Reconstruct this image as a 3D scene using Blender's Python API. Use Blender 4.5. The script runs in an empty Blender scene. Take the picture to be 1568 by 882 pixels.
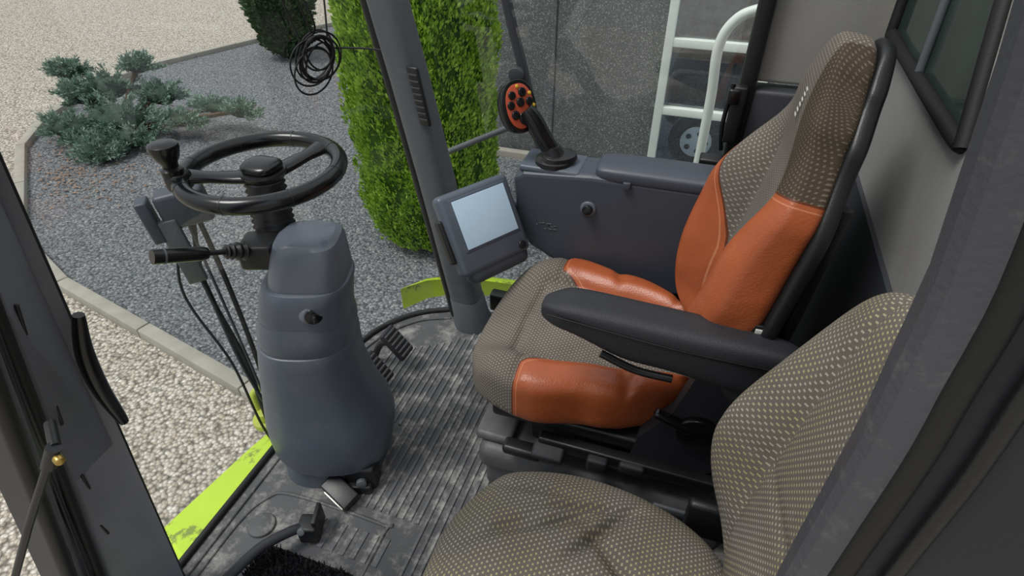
import bpy, bmesh, math, random
from mathutils import Vector, Matrix, noise
random.seed(7)
SC=bpy.context.scene
try: SC.view_settings.view_transform='Standard'
except Exception: pass
V=Vector
def lin(c):
    return tuple(((x/255)/12.92 if x/255<=.04045 else ((x/255+.055)/1.055)**2.4) for x in c)+(1,)
# ---------------------------------------------------------------- materials
def newmat(name):
    m=bpy.data.materials.new(name);m.use_nodes=True
    nt=m.node_tree;b=nt.nodes['Principled BSDF'];return m,nt,b
def N(nt,t,**k):
    n=nt.nodes.new(t)
    for a,v in k.items():
        if a in n.inputs.keys(): n.inputs[a].default_value=v
        else: setattr(n,a,v)
    return n
def ramp(nt,fac,stops):
    r=nt.nodes.new('ShaderNodeValToRGB');e=r.color_ramp.elements
    while len(e)<len(stops): e.new(.5)
    for i,(p,c) in enumerate(stops): e[i].position=p;e[i].color=c
    nt.links.new(fac,r.inputs[0]);return r
def pos(nt):
    return nt.nodes.new('ShaderNodeNewGeometry').outputs['Position']
def plastic(name,c,rough=.45,var=.12,bump=.15,scale=400,metal=0,dust=0,dustc=(150,148,142),dscale=14.0,dlo=.5,dhi=.75):
    m,nt,b=newmat(name);L=nt.links.new;P=pos(nt)
    c=lin(c)
    n=N(nt,'ShaderNodeTexNoise',Scale=6.0,Detail=6.0);L(P,n.inputs['Vector'])
    a=tuple(x*(1-var) for x in c[:3])+(1,);d=tuple(min(1,x*(1+var)) for x in c[:3])+(1,)
    r=ramp(nt,n.outputs[0],[(.3,a),(.7,d)]);out=r.outputs[0]
    if dust:
        n2=N(nt,'ShaderNodeTexNoise',Scale=dscale,Detail=10.0,Roughness=.75);L(P,n2.inputs['Vector'])
        r2=ramp(nt,n2.outputs[0],[(dlo,(0,0,0,1)),(dhi,(dust,dust,dust,1))])
        mx=nt.nodes.new('ShaderNodeMixRGB');L(r2.outputs[0],mx.inputs[0]);L(out,mx.inputs[1]);mx.inputs[2].default_value=lin(dustc);out=mx.outputs[0]
    L(out,b.inputs['Base Color'])
    b.inputs['Roughness'].default_value=rough;b.inputs['Metallic'].default_value=metal
    n3=N(nt,'ShaderNodeTexNoise',Scale=float(scale),Detail=2.0);L(P,n3.inputs['Vector'])
    bp=N(nt,'ShaderNodeBump',Strength=bump,Distance=.002);L(n3.outputs[0],bp.inputs['Height']);L(bp.outputs[0],b.inputs['Normal'])
    return m
def fabric(name,base,dash,du=.015,dv=.0095,lu=.42,lv=.36,yel=None,leather=None,dark=None):
    m,nt,b=newmat(name);L=nt.links.new
    uv=nt.nodes.new('ShaderNodeTexCoord').outputs['UV'];s=nt.nodes.new('ShaderNodeSeparateXYZ');L(uv,s.inputs[0])
    def M(op,a,bb=None):
        n=nt.nodes.new('ShaderNodeMath');n.operation=op
        for i,v in enumerate((a,bb)):
            if v is None: continue
            if isinstance(v,(int,float)): n.inputs[i].default_value=v
            else: L(v,n.inputs[i])
        return n.outputs[0]
    vv=M('DIVIDE',s.outputs[0],dv);row=M('FLOOR',vv);fv=M('FRACT',vv)
    uu=M('ADD',M('DIVIDE',s.outputs[1],du),M('MULTIPLY',row,.5));fu=M('FRACT',uu)
    mask=M('MULTIPLY',M('LESS_THAN',fu,lu),M('LESS_THAN',fv,lv))
    n=N(nt,'ShaderNodeTexNoise',Scale=900.0,Detail=2.0);L(uv,n.inputs['Vector'])
    bc=lin(base);r=ramp(nt,n.outputs[0],[(.3,tuple(x*.72 for x in bc[:3])+(1,)),(.7,tuple(x*1.25 for x in bc[:3])+(1,))])
    mx=nt.nodes.new('ShaderNodeMixRGB');L(mask,mx.inputs[0]);L(r.outputs[0],mx.inputs[1])
    if yel:
        n5=N(nt,'ShaderNodeTexNoise',Scale=9.0);L(uv,n5.inputs['Vector'])
        r5=ramp(nt,n5.outputs[0],[(.42,lin(dash)),(.58,lin(yel))]);L(r5.outputs[0],mx.inputs[2])
    else: mx.inputs[2].default_value=lin(dash)
    basec=mx.outputs[0]
    if dark:
        at2=nt.nodes.new('ShaderNodeAttribute');at2.attribute_name='msk2'
        r9=ramp(nt,M('ADD',M('MULTIPLY',at2.outputs['Fac'],20.0),.5),[(.4,(1,1,1,1)),(.6,dark)])
        m9=nt.nodes.new('ShaderNodeMixRGB');m9.blend_type='MULTIPLY';m9.inputs[0].default_value=1;L(basec,m9.inputs[1]);L(r9.outputs[0],m9.inputs[2]);basec=m9.outputs[0]
    n4=N(nt,'ShaderNodeTexNoise',Scale=7.0,Detail=4.0);L(uv,n4.inputs['Vector'])
    r4=ramp(nt,n4.outputs[0],[(.3,(.8,.8,.8,1)),(.7,(1.0,1.0,1.0,1))])
    m2=nt.nodes.new('ShaderNodeMixRGB');m2.blend_type='MULTIPLY';m2.inputs[0].default_value=1;L(basec,m2.inputs[1]);L(r4.outputs[0],m2.inputs[2])
    L(m2.outputs[0],b.inputs['Base Color']);b.inputs['Roughness'].default_value=.9
    b.inputs['Specular IOR Level'].default_value=.15
    ad=M('ADD',M('MULTIPLY',mask,.6),n.outputs[0])
    bp=N(nt,'ShaderNodeBump',Strength=.35,Distance=.0015);L(ad,bp.inputs['Height']);L(bp.outputs[0],b.inputs['Normal'])
    if leather:
        b2=nt.nodes.new('ShaderNodeBsdfPrincipled');b2.inputs['Roughness'].default_value=.36
        P=pos(nt);na=N(nt,'ShaderNodeTexNoise',Scale=8.0,Detail=5.0);L(P,na.inputs['Vector']);c=lin(leather)
        ra=ramp(nt,na.outputs[0],[(.3,tuple(x*.85 for x in c[:3])+(1,)),(.7,tuple(min(1,x*1.08) for x in c[:3])+(1,))])
        at=nt.nodes.new('ShaderNodeAttribute');at.attribute_name='msk';f=at.outputs['Fac']
        seam=M('LESS_THAN',f,.0035)
        st=M('MULTIPLY',M('GREATER_THAN',f,.010),M('LESS_THAN',f,.0122))
        m3=nt.nodes.new('ShaderNodeMixRGB');L(seam,m3.inputs[0]);L(ra.outputs[0],m3.inputs[1]);m3.inputs[2].default_value=tuple(x*.3 for x in c[:3])+(1,)
        m4=nt.nodes.new('ShaderNodeMixRGB');L(M('MULTIPLY',st,.4),m4.inputs[0]);L(m3.outputs[0],m4.inputs[1]);m4.inputs[2].default_value=lin((225,160,120))
        L(m4.outputs[0],b2.inputs['Base Color'])
        nb=N(nt,'ShaderNodeTexVoronoi',Scale=260.0);L(P,nb.inputs['Vector'])
        nc=N(nt,'ShaderNodeTexNoise',Scale=9.0,Detail=2.0,Distortion=.6);L(P,nc.inputs['Vector'])
        bq=N(nt,'ShaderNodeBump',Strength=.35,Distance=.001);L(nb.outputs['Distance'],bq.inputs['Height'])
        br=N(nt,'ShaderNodeBump',Strength=.3,Distance=.012);L(nc.outputs[0],br.inputs['Height']);L(bq.outputs[0],br.inputs['Normal']);L(br.outputs[0],b2.inputs['Normal'])
        ms=nt.nodes.new('ShaderNodeMixShader');L(M('GREATER_THAN',f,0.0),ms.inputs[0]);L(b.outputs[0],ms.inputs[1]);L(b2.outputs[0],ms.inputs[2])
        L(ms.outputs[0],[x for x in nt.nodes if x.type=='OUTPUT_MATERIAL'][0].inputs[0])
    return m
def gravel(name,cols,scale,bump=.8,dist=.02):
    m,nt,b=newmat(name);L=nt.links.new;P=pos(nt)
    wn=N(nt,'ShaderNodeTexNoise',Scale=scale*.7);L(P,wn.inputs['Vector'])
    ad=nt.nodes.new('ShaderNodeVectorMath');ad.operation='MULTIPLY_ADD';L(wn.outputs['Color'],ad.inputs[0]);ad.inputs[1].default_value=(.5/scale,)*3;L(P,ad.inputs[2])
    v=N(nt,'ShaderNodeTexVoronoi',Scale=float(scale));L(ad.outputs[0],v.inputs['Vector'])
    s=nt.nodes.new('ShaderNodeSeparateXYZ');L(v.outputs['Color'],s.inputs[0])
    n=len(cols);r=ramp(nt,s.outputs[0],[(i/(n-1),lin(c)) for i,c in enumerate(cols)])
    r2=ramp(nt,v.outputs['Distance'],[(.35,(1,1,1,1)),(.78,(.32,.32,.32,1))])
    mx=nt.nodes.new('ShaderNodeMixRGB');mx.blend_type='MULTIPLY';mx.inputs[0].default_value=1;L(r.outputs[0],mx.inputs[1]);L(r2.outputs[0],mx.inputs[2])
    L(mx.outputs[0],b.inputs['Base Color']);b.inputs['Roughness'].default_value=.85
    inv=nt.nodes.new('ShaderNodeMath');inv.operation='MULTIPLY';inv.inputs[1].default_value=-1;L(v.outputs['Distance'],inv.inputs[0])
    bp=N(nt,'ShaderNodeBump',Strength=bump,Distance=dist);L(inv.outputs[0],bp.inputs['Height']);L(bp.outputs[0],b.inputs['Normal'])
    return m
def leafmat(name,c1,c2,c3,scale=9):
    m,nt,b=newmat(name);L=nt.links.new;P=pos(nt)
    n=N(nt,'ShaderNodeTexNoise',Scale=float(scale),Detail=8.0,Roughness=.8);L(P,n.inputs['Vector'])
    r=ramp(nt,n.outputs[0],[(.35,lin(c1)),(.5,lin(c2)),(.66,lin(c3))]);L(r.outputs[0],b.inputs['Base Color'])
    b.inputs['Roughness'].default_value=.7;b.inputs['Specular IOR Level'].default_value=.2;return m
def glassmat(name,fac=.06,tint=(1,1,1,1)):
    m=bpy.data.materials.new(name);m.use_nodes=True;nt=m.node_tree;nt.nodes.clear();L=nt.links.new
    o=nt.nodes.new('ShaderNodeOutputMaterial');t=nt.nodes.new('ShaderNodeBsdfTransparent');t.inputs[0].default_value=tint
    g=nt.nodes.new('ShaderNodeBsdfGlossy');g.inputs['Roughness'].default_value=.02;mx=nt.nodes.new('ShaderNodeMixShader');mx.inputs[0].default_value=fac
    L(t.outputs[0],mx.inputs[1]);L(g.outputs[0],mx.inputs[2]);L(mx.outputs[0],o.inputs[0]);return m
M_col=plastic('slate_plastic',(84,91,102),.38,.08,.12,500,dust=.15,dlo=.55)
M_col2=plastic('slate_plastic_light',(97,103,113),.34,.06,.1,500)
M_blk=plastic('black_plastic',(26,27,29),.4,.15,.15)
M_blkg=plastic('black_gloss',(17,18,20),.22,.1,.03)
M_arm=plastic('black_grained',(42,43,48),.5,.1,.5,700)
M_gry=plastic('pillar_grey',(88,92,97),.5,.08,.2,300,dust=.15)
M_gryl=plastic('door_pillar_grey',(112,115,122),.5,.08,.2,300,dust=.2)
M_gryd=plastic('pillar_dark',(56,58,63),.5,.1,.2,300)
M_base=plastic('seat_base_grey',(84,84,86),.5,.1,.2,300,dust=.3)
M_cons=plastic('console_slate',(66,71,81),.42,.06,.15,600)
M_floor=plastic('rubber_floor',(82,83,85),.6,.12,.3,150,dust=.8,dustc=(176,173,166),dlo=.49,dhi=.70)
M_rib=plastic('rubber_rib',(98,99,101),.55,.12,.3,150,dust=.9,dustc=(198,195,188),dlo=.49,dhi=.68)
M_rub=plastic('rubber_black',(20,20,21),.6)
M_orgf=plastic('orange_face',(186,78,50),.5,.05,.1)
LEA=(170,88,50)
M_fab=fabric('seat_upholstery',(108,101,94),(162,156,145),.0105,.0072,.36,.42,leather=LEA,dark=(.50,.44,.38,1))
M_fabn=fabric('instructor_fabric',(116,109,101),(184,179,166),.0098,.0075,.40,.42,yel=(182,174,128))
M_uph=plastic('wall_upholstery',(150,149,147),.95,.05,.8,900)
M_uphl=plastic('wall_beige',(168,166,160),.9,.05,.4,700)
M_lime=plastic('lime_paint',(188,220,56),.35,.06,.05,dust=.8,dustc=(112,122,62),dscale=9.0,dlo=.56,dhi=.6)
M_limec=plastic('lime_worn',(176,186,70),.5,.2,.2)
M_met=plastic('bare_metal',(190,188,180),.3,.1,.1,metal=.9)
M_brass=plastic('brass',(190,160,90),.3,.1,.1,metal=.9)
M_white=plastic('white_paint',(222,230,222),.4,.04,.05)
M_conc=plastic('concrete',(160,156,145),.9,.12,.6,60)
M_scr=plastic('lcd_screen',(178,200,218),.25,.03,.0)
_b=M_scr.node_tree.nodes['Principled BSDF'];_b.inputs['Emission Color'].default_value=lin((175,205,225));_b.inputs['Emission Strength'].default_value=.12
M_yel=plastic('yellow_button',(215,175,45),.4,.05,0)
M_wht=plastic('print_white',(205,205,200),.6,.02,0)
M_glass=glassmat('clear_glass',.085,(.97,.985,.98,1))
M_glr=plastic('tinted_glass',(52,66,60),.06,.3,.0)
M_dark=plastic('dark_interior',(26,28,32),.7)
M_gar=plastic('garage_panel',(92,100,108),.7,.4)
M_rim=plastic('alloy_rim',(225,228,230),.35,.05,.05)
M_bark=plastic('bark',(90,72,55),.9,.2,.6,80)
def speckle():
    m,nt,b=newmat('aggregate_wall');L=nt.links.new;P=pos(nt)
    v=N(nt,'ShaderNodeTexVoronoi',Scale=120.0);L(P,v.inputs['Vector']);s=nt.nodes.new('ShaderNodeSeparateXYZ');L(v.outputs['Color'],s.inputs[0])
    r=ramp(nt,s.outputs[0],[(0,lin((98,102,103))),(.6,lin((114,118,118))),(.86,lin((130,134,133))),(.97,lin((190,192,188)))])
    mp=nt.nodes.new('ShaderNodeMapping');mp.inputs['Scale'].default_value=(2.2,1,.35);L(P,mp.inputs['Vector'])
    n=N(nt,'ShaderNodeTexNoise',Scale=1.6,Detail=4.0);L(mp.outputs[0],n.inputs['Vector']);r4=ramp(nt,n.outputs[0],[(.3,(.74,.74,.74,1)),(.7,(1,1,1,1))])
    mx=nt.nodes.new('ShaderNodeMixRGB');mx.blend_type='MULTIPLY';mx.inputs[0].default_value=1;L(r.outputs[0],mx.inputs[1]);L(r4.outputs[0],mx.inputs[2])
    L(mx.outputs[0],b.inputs['Base Color']);b.inputs['Roughness'].default_value=.8;return m
M_wall=speckle()
M_gl=gravel('light_gravel',[(152,142,126),(190,181,164),(218,210,196),(178,166,147),(230,224,214)],38)
M_gd=gravel('slate_gravel',[(90,95,100),(118,122,126),(140,143,146),(104,109,113),(164,165,165)],42)
# ---------------------------------------------------------------- geometry helpers
def link(o,parent=None):
    SC.collection.objects.link(o)
    if parent: o.parent=parent
    return o
def grp(name):
    e=bpy.data.objects.new(name,None);e.empty_display_size=.05;SC.collection.objects.link(e);return e
def mesh(name,vs,fs,mats,parent=None,smooth=True,mi=None,auto=None):
    me=bpy.data.meshes.new(name);me.from_pydata([tuple(v) for v in vs],[],fs)
    for m in (mats if isinstance(mats,(list,tuple)) else [mats]): me.materials.append(m)
    if mi:
        for p,i in zip(me.polygons,mi): p.material_index=i
    for p in me.polygons: p.use_smooth=smooth
    bm=bmesh.new();bm.from_mesh(me);bmesh.ops.recalc_face_normals(bm,faces=bm.faces);bm.to_mesh(me);bm.free()
    if auto is not None:
        try: me.set_sharp_from_angle(angle=math.radians(auto))
        except Exception: pass
    return link(bpy.data.objects.new(name,me),parent)
def rbox(name,c,s,mat,parent=None,bev=.005,ax=None,seg=3):
    bm=bmesh.new();bmesh.ops.create_cube(bm,size=1)
    for v in bm.verts: v.co=V((v.co.x*s[0],v.co.y*s[1],v.co.z*s[2]))
    if bev>0: bmesh.ops.bevel(bm,geom=bm.edges[:],offset=min(bev,min(s)*.49),segments=seg,affect='EDGES',profile=.5)
    me=bpy.data.meshes.new(name)
    if ax:
        R=Matrix((ax[0],ax[1],ax[2])).transposed()
        for v in bm.verts: v.co=R@v.co
    for v in bm.verts: v.co+=V(c)
    bmesh.ops.recalc_face_normals(bm,faces=bm.faces)
    for f in bm.faces: f.smooth=True
    bm.to_mesh(me);bm.free();me.materials.append(mat)
    try: me.set_sharp_from_angle(angle=math.radians(40))
    except Exception: pass
    return link(bpy.data.objects.new(name,me),parent)
def crom(pts,n=8):
    pts=[V(p) for p in pts];out=[]
    for i in range(len(pts)-1):
        p0=pts[max(i-1,0)];p1=pts[i];p2=pts[i+1];p3=pts[min(i+2,len(pts)-1)]
        for k in range(n):
            t=k/n;out.append(.5*((2*p1)+(p2-p0)*t+(2*p0-5*p1+4*p2-p3)*t*t+(3*p1-p0-3*p2+p3)*t**3))
    out.append(pts[-1]);return out
def tube(name,pts,r,mat,parent=None,n=10,seg=8,closed=False,smoothc=True):
    P=crom(pts,seg) if smoothc and len(pts)>2 else [V(p) for p in pts]
    if closed: P=P[:-1]
    k=len(P);rr=r if callable(r) else (lambda t:r)
    vs=[];up=None
    for i in range(k):
        if closed: T=(P[(i+1)%k]-P[i-1]).normalized()
        else: T=(P[min(i+1,k-1)]-P[max(i-1,0)]).normalized()
        if up is None:
            up=V((0,0,1)) if abs(T.z)<.9 else V((1,0,0))
        up=(up-T*up.dot(T)).normalized();sd=T.cross(up)
        R=rr(i/max(1,k-1))
        for j in range(n):
            a=2*math.pi*j/n;vs.append(P[i]+up*math.cos(a)*R+sd*math.sin(a)*R)
    fs=[]
    for i in range(k if closed else k-1):
        i2=(i+1)%k
        for j in range(n): fs.append((i*n+j,i*n+(j+1)%n,i2*n+(j+1)%n,i2*n+j))
    if not closed: fs+= [tuple(range(n))[::-1],tuple(range((k-1)*n,k*n))]
    return mesh(name,vs,fs,mat,parent,True,auto=50)
def rings(name,R,mat,parent=None,cap=True,auto=35,smooth=True):
    n=len(R[0]);vs=[v for r in R for v in r];fs=[]
    for i in range(len(R)-1):
        for j in range(n): fs.append((i*n+j,i*n+(j+1)%n,(i+1)*n+(j+1)%n,(i+1)*n+j))
    if cap: fs+=[tuple(range(n))[::-1],tuple(range((len(R)-1)*n,len(R)*n))]
    return mesh(name,vs,fs,mat,parent,smooth,auto=auto)
def sring(c,A,B,ra,rb,q=2.,n=48):
    o=[]
    for j in range(n):
        a=2*math.pi*j/n;ca,sa=math.cos(a),math.sin(a)
        o.append(V(c)+V(A)*ra*math.copysign(abs(ca)**(2/q),ca)+V(B)*rb*math.copysign(abs(sa)**(2/q),sa))
    return o
def disc(name,c,nrm,r,h,mat,parent=None,r2=None,q=2,up=(0,0,1),rb=None,n=32,bev=.002):
    nrm=V(nrm).normalized();A=V(up).cross(nrm)
    if A.length<1e-3: A=V((1,0,0))
    A.normalize();B=nrm.cross(A)
    r2=r if r2 is None else r2;k=(rb or r)/r;c=V(c)
    b=min(bev,h*.4,r2*.4)
    return rings(name,[sring(c,A,B,r,r*k,q,n),sring(c+nrm*(h-b),A,B,r2,r2*k,q,n),sring(c+nrm*(h-b*.3),A,B,r2-b*.4,(r2-b*.4)*k,q,n),sring(c+nrm*h,A,B,r2-b,(r2-b)*k,q,n)],mat,parent)
def pad(name,O,U,Vv,Nn,L,w,c,T,B,mat,mf=None,parent=None,q=4,m=6,nu=72,nv=60):
    O,U,Vv,Nn=V(O),V(U).normalized(),V(Vv).normalized(),V(Nn).normalized()
    vs=[];uv=[];m1=[];m2=[];fs=[]
    def g(x): return math.sin(x*math.pi/2)
    for side in (1,-1):
        for i in range(nu+1):
            for j in range(nv+1):
                s=g(-1+2*i/nu);t=g(-1+2*j/nv);r=max(abs(s),abs(t))
                f=r/((abs(s)**q+abs(t)**q)**(1/q)) if r>1e-6 else 1
                sx,tx=s*f,t*f;u=L*(sx+1)/2;y=c(u)+tx*w(u)
                k=max(0,1-r**m)**(1/m)
                a,bb=T(u,tx),B(u,tx);mid=(a+bb)/2
                z=mid+((a-mid) if side==1 else (bb-mid))*k
                vs.append(O+U*u+Vv*y+Nn*z)
                d=(a-z)
                uv.append((u+math.copysign(abs(s)**8*d,s),y+math.copysign(abs(t)**8*d,t)))
                if mf:
                    r_=mf(u,tx);m1.append(r_[0]);m2.append(r_[1])
    K=(nu+1)*(nv+1)
    for side in (0,1):
        for i in range(nu):
            for j in range(nv):
                a=side*K+i*(nv+1)+j;f=(a,a+1,a+nv+2,a+nv+1)
                fs.append(f if side==0 else f[::-1])
    me=bpy.data.meshes.new(name);me.from_pydata([tuple(v) for v in vs],[],fs)
    me.materials.append(mat)
    l=me.uv_layers.new(name='UVMap')
    for p in me.polygons:
        p.use_smooth=True
        for li in p.loop_indices: l.data[li].uv=uv[me.loops[li].vertex_index]
    for nm,arr in (('msk',m1),('msk2',m2)):
        at=me.attributes.new(nm,'FLOAT','POINT')
        if arr: at.data.foreach_set('value',arr)
        else: at.data.foreach_set('value',[-1.0]*len(vs))
    bm=bmesh.new();bm.from_mesh(me);bmesh.ops.remove_doubles(bm,verts=bm.verts,dist=.00005);bmesh.ops.recalc_face_normals(bm,faces=bm.faces);bm.to_mesh(me);bm.free()
    return link(bpy.data.objects.new(name,me),parent)
def poly(name,pts,z0,z1,mat,parent=None,axis='z'):
    n=len(pts);f=(lambda p,h:(p[0],p[1],h)) if axis=='z' else ((lambda p,h:(h,p[0],p[1])) if axis=='x' else (lambda p,h:(p[0],h,p[1])))
    vs=[f(p,z0) for p in pts]+[f(p,z1) for p in pts]
    fs=[tuple(range(n))[::-1],tuple(range(n,2*n))]+[(i,(i+1)%n,n+(i+1)%n,n+i) for i in range(n)]
    return mesh(name,vs,fs,mat,parent,False)
def interp(tab):
    def f(x):
        if x<=tab[0][0]: return tab[0][1]
        for (a,b),(c,d) in zip(tab,tab[1:]):
            if x<=c:
                t=(x-a)/(c-a);t=t*t*(3-2*t);return b+(d-b)*t
        return tab[-1][1]
    return f
def sm(a,b,x):
    t=max(0,min(1,(x-a)/(b-a)));return t*t*(3-2*t)
G=-1.7
# ---------------------------------------------------------------- camera / light
Fv=V((-.2555,.751,-.609)).normalized()
cd=bpy.data.cameras.new("camera");cam=bpy.data.objects.new("camera",cd);link(cam)
cam.location=(0,0,1.45);cam.rotation_euler=Fv.to_track_quat('-Z','Y').to_euler()
cd.lens=20.43;cd.sensor_width=36;cd.clip_start=.01;SC.camera=cam
w=bpy.data.worlds.new("overcast_sky");SC.world=w;w.use_nodes=True;nt=w.node_tree;bg=nt.nodes['Background']
tc=nt.nodes.new('ShaderNodeTexCoord');sp=nt.nodes.new('ShaderNodeSeparateXYZ');nt.links.new(tc.outputs['Generated'],sp.inputs[0])
r=ramp(nt,sp.outputs[2],[(0,lin((170,174,176))),(.25,lin((220,225,230))),(1,lin((240,243,248)))]);nt.links.new(r.outputs[0],bg.inputs[0]);bg.inputs[1].default_value=.95
sl=bpy.data.lights.new("sun",'SUN');sl.energy=2.2;sl.angle=math.radians(22);sl.color=(1,.98,.94);so=bpy.data.objects.new("sun",sl);link(so)
so.rotation_euler=V((.42,.30,-1)).to_track_quat('-Z','Y').to_euler()
# ---------------------------------------------------------------- outside ground
mesh("gravel_ground",[(-40,-10,G),(15,-10,G),(15,45,G),(-40,45,G)],[(0,1,2,3)],M_gl,None,False)
bed=[(2.5,1.2),(-1.2,1.75),(-2.73,2.10),(-5.09,2.61),(-6.2,3.05),(-7.22,3.84),(-8.2,4.6),(-8.8,5.4),(-9.3,6.6),(-9.35,7.8),(-8.54,10.2),(-7.2,13),(-3.65,13),(-3.65,6.55),(2.5,6.55)]
mesh("slate_gravel_bed",[(x,y,G+.012) for x,y in bed],[tuple(range(len(bed)))],M_gd,None,False)
cg=grp("stone_curb")
for i,(a,b) in enumerate(zip(bed[:11],bed[1:12])):
    a,b=V((*a,0)),V((*b,0));L=(b-a).length;d=(b-a).normalized();k=max(1,round(L/1.0))
    for j in range(k):
        c=a+(b-a)*((j+.5)/k);c.z=G+.03
        rbox("curb_block_%d_%d"%(i,j),c,(L/k-.012,.11,.12),M_conc,cg,.012,ax=[d,V((-d.y,d.x,0)),V((0,0,1))],seg=2)
vs=[];fs=[]
for i in range(380):
    x=random.gauss(-7.0,.6);y=random.gauss(4.15,.35)
    if y<3.3+(-x-6.2)*.75: y=3.5+(-x-6.2)*.75+random.random()*.5
    a=random.random()*6.3;s=random.uniform(.01,.022);z=G+.02+random.random()*.01
    k=len(vs)
    for dx,dy in((-1,-.5),(1,-.5),(1,.5),(-1,.5)):
        vs.append((x+s*(dx*math.cos(a)-dy*math.sin(a)),y+s*(dx*math.sin(a)+dy*math.cos(a)),z+random.random()*.008))
    fs.append((k,k+1,k+2,k+3))
mesh("fallen_leaves",vs,fs,plastic('dry_leaf',(140,112,90),.8,.3),None,False)
# building wall
WY=6.58
wg=grp("wall_building")
rbox("panel_left",(-2.05,WY+.1,1.15),(3.1,.2,5.8),M_wall,wg,.01)
rbox("panel_right",(3.2,WY+.1,1.15),(5.4,.2,5.8),M_wall,wg,.01)
rbox("panel_top",(0,WY+.1,2.9),(1.0,.2,2.2),M_wall,wg,.01)
rbox("joint",(-1.72,WY-.002,1.15),(.014,.008,5.7),M_gryd,wg,0)
rbox("plinth_curb",(-1.4,WY-.14,G+.03),(3.4,.1,.14),M_conc,wg,.012)
wn=grp("window_1")
for i,x in enumerate((-.5,.5)): rbox("jamb_%d"%i,(x,WY-.02,.1),(.09,.1,3.6),M_white,wn,.01)
for i,z in enumerate((-1.64,-.92,-.2,.55,1.3,1.86)): rbox("rail_%d"%i,(0,WY-.02,z),(.95,.08,.09),M_white,wn,.01)
rbox("pane",(0,WY+.02,.1),(.95,.01,3.5),glassmat('garage_glass',.14,(.85,.9,.93,1)),wn,0)
gi=grp("garage_interior")
rbox("back_panel",(.3,WY+2.6,.2),(4,.05,3.9),M_gar,gi,0);rbox("floor_slab",(.3,WY+1.4,G-.01),(4,2.4,.06),M_gar,gi,0)
pc=grp("reflected_car")  # solid car added behind the pane, standing in for a reflection in the glass
rbox("body",(.8,WY+1.25,-1.0),(2.6,1.4,.7),M_blkg,pc,.18,seg=6)
rbox("cabin",(.9,WY+1.3,-.45),(1.5,1.2,.5),M_blkg,pc,.18,seg=6)
disc("tire",(-.04,WY+.42,-1.36),(0,-1,0),.32,.14,M_rub,pc);disc("rim",(-.04,WY+.27,-1.36),(0,-1,0),.18,.02,M_rim,pc)
for i in range(5):
    a=i*math.pi*2/5;disc("rim_hole_%d"%i,(-.04+.11*math.cos(a),WY+.25,-1.36+.11*math.sin(a)),(0,-1,0),.032,.006,M_blk,pc)
# ---------------------------------------------------------------- plants
def foliage(name,gen,n,mat,size,parent,upb=.5,aspect=.35,jit=.45):
    vs=[];fs=[]
    for i in range(n):
        p,nr=gen()
        d=(nr*random.uniform(.4,1)+V((random.gauss(0,jit),random.gauss(0,jit),upb+random.gauss(0,jit*.8)))).normalized()
        sd=d.cross(V((random.gauss(0,1),random.gauss(0,1),random.gauss(0,1)))).normalized()
        s=size*random.uniform(.6,1.3);k=len(vs);w_=s*aspect
        vs+= [p,p+d*s*.5+sd*w_,p+d*s,p+d*s*.5-sd*w_];fs.append((k,k+1,k+2,k+3))
    return mesh(name,vs,fs,mat,parent,False)
tg=grp("thuja_tree")
TC=V((-2.36,4.50,0))
rad=interp([(G,.34),(G+.15,.54),(G+.6,.63),(G+1.6,.65),(G+2.6,.60),(G+3.6,.40),(G+4.2,.08)])
Mth=leafmat('thuja_leaf',(84,124,32),(142,182,58),(190,220,104),9)
def rthu(z,a): return rad(z)*(1+.10*noise.noise(V((math.cos(a)*2.2,math.sin(a)*2.2,z*2.2)))+.08*noise.noise(V((math.cos(a)*7,math.sin(a)*7,z*5))))
R=[]
for i in range(50):
    z=G+.03+4.15*i/49;R.append([TC+V((math.cos(a)*rthu(z,a)*.88,math.sin(a)*rthu(z,a)*.88,z)) for a in [2*math.pi*j/64 for j in range(64)]])
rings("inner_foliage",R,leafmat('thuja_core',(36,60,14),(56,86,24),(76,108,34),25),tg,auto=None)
cl=[]
for i in range(2600):
    z=G+4.1*random.random()**1.1+.04;a=random.random()*6.2832;rr=rthu(z,a)*random.uniform(.90,1.02)
    cl.append((z,a,rr))
def gth():
    z,a,rr=random.choice(cl);zz_=z+random.gauss(0,.045);aa=a+random.gauss(0,.028)/max(rr,.1)
    rr=min(rr,rthu(zz_,aa)*1.03)-abs(random.gauss(0,.02))
    return TC+V((math.cos(aa)*rr,math.sin(aa)*rr,max(G+.02,zz_))),V((math.cos(aa),math.sin(aa),0))
foliage("leaf_sprays",gth,85000,Mth,.045,tg,1.1,.2,.35)
jg=grp("juniper_shrub")
lobes=[((-7.3,5.35,.25),(.65,.45,.28)),((-8.1,5.6,.42),(.36,.30,.20)),((-8.5,5.8,.62),(.32,.22,.18)),((-7.75,5.75,.5),(.40,.32,.22)),((-7.1,5.95,.40),(.36,.28,.18)),((-6.9,5.1,.15),(.42,.26,.16)),((-6.55,5.6,.25),(.42,.18,.12)),((-6.2,5.95,.34),(.36,.16,.13)),((-7.8,5.05,.2),(.5,.32,.18)),((-7.0,4.72,.1),(.36,.22,.14)),((-7.5,6.1,.72),(.28,.22,.15)),((-7.3,4.9,.12),(.40,.22,.16)),((-5.75,5.9,.36),(.28,.18,.13))]
tips=[]
for i in range(560):
    c,s=random.choice(lobes)
    while 1:
        d=V((random.gauss(0,1),random.gauss(0,1),random.gauss(0,1))).normalized()
        if d.z>-.3: break
    k=random.uniform(.65,1.2)
    tips.append((V((c[0]+d.x*s[0]*k,c[1]+d.y*s[1]*k,max(G+.05,G+c[2]+d.z*s[2]*k))),V((d.x*1.0,d.y*1.0,d.z*.5+.25)).normalized()))
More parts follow.
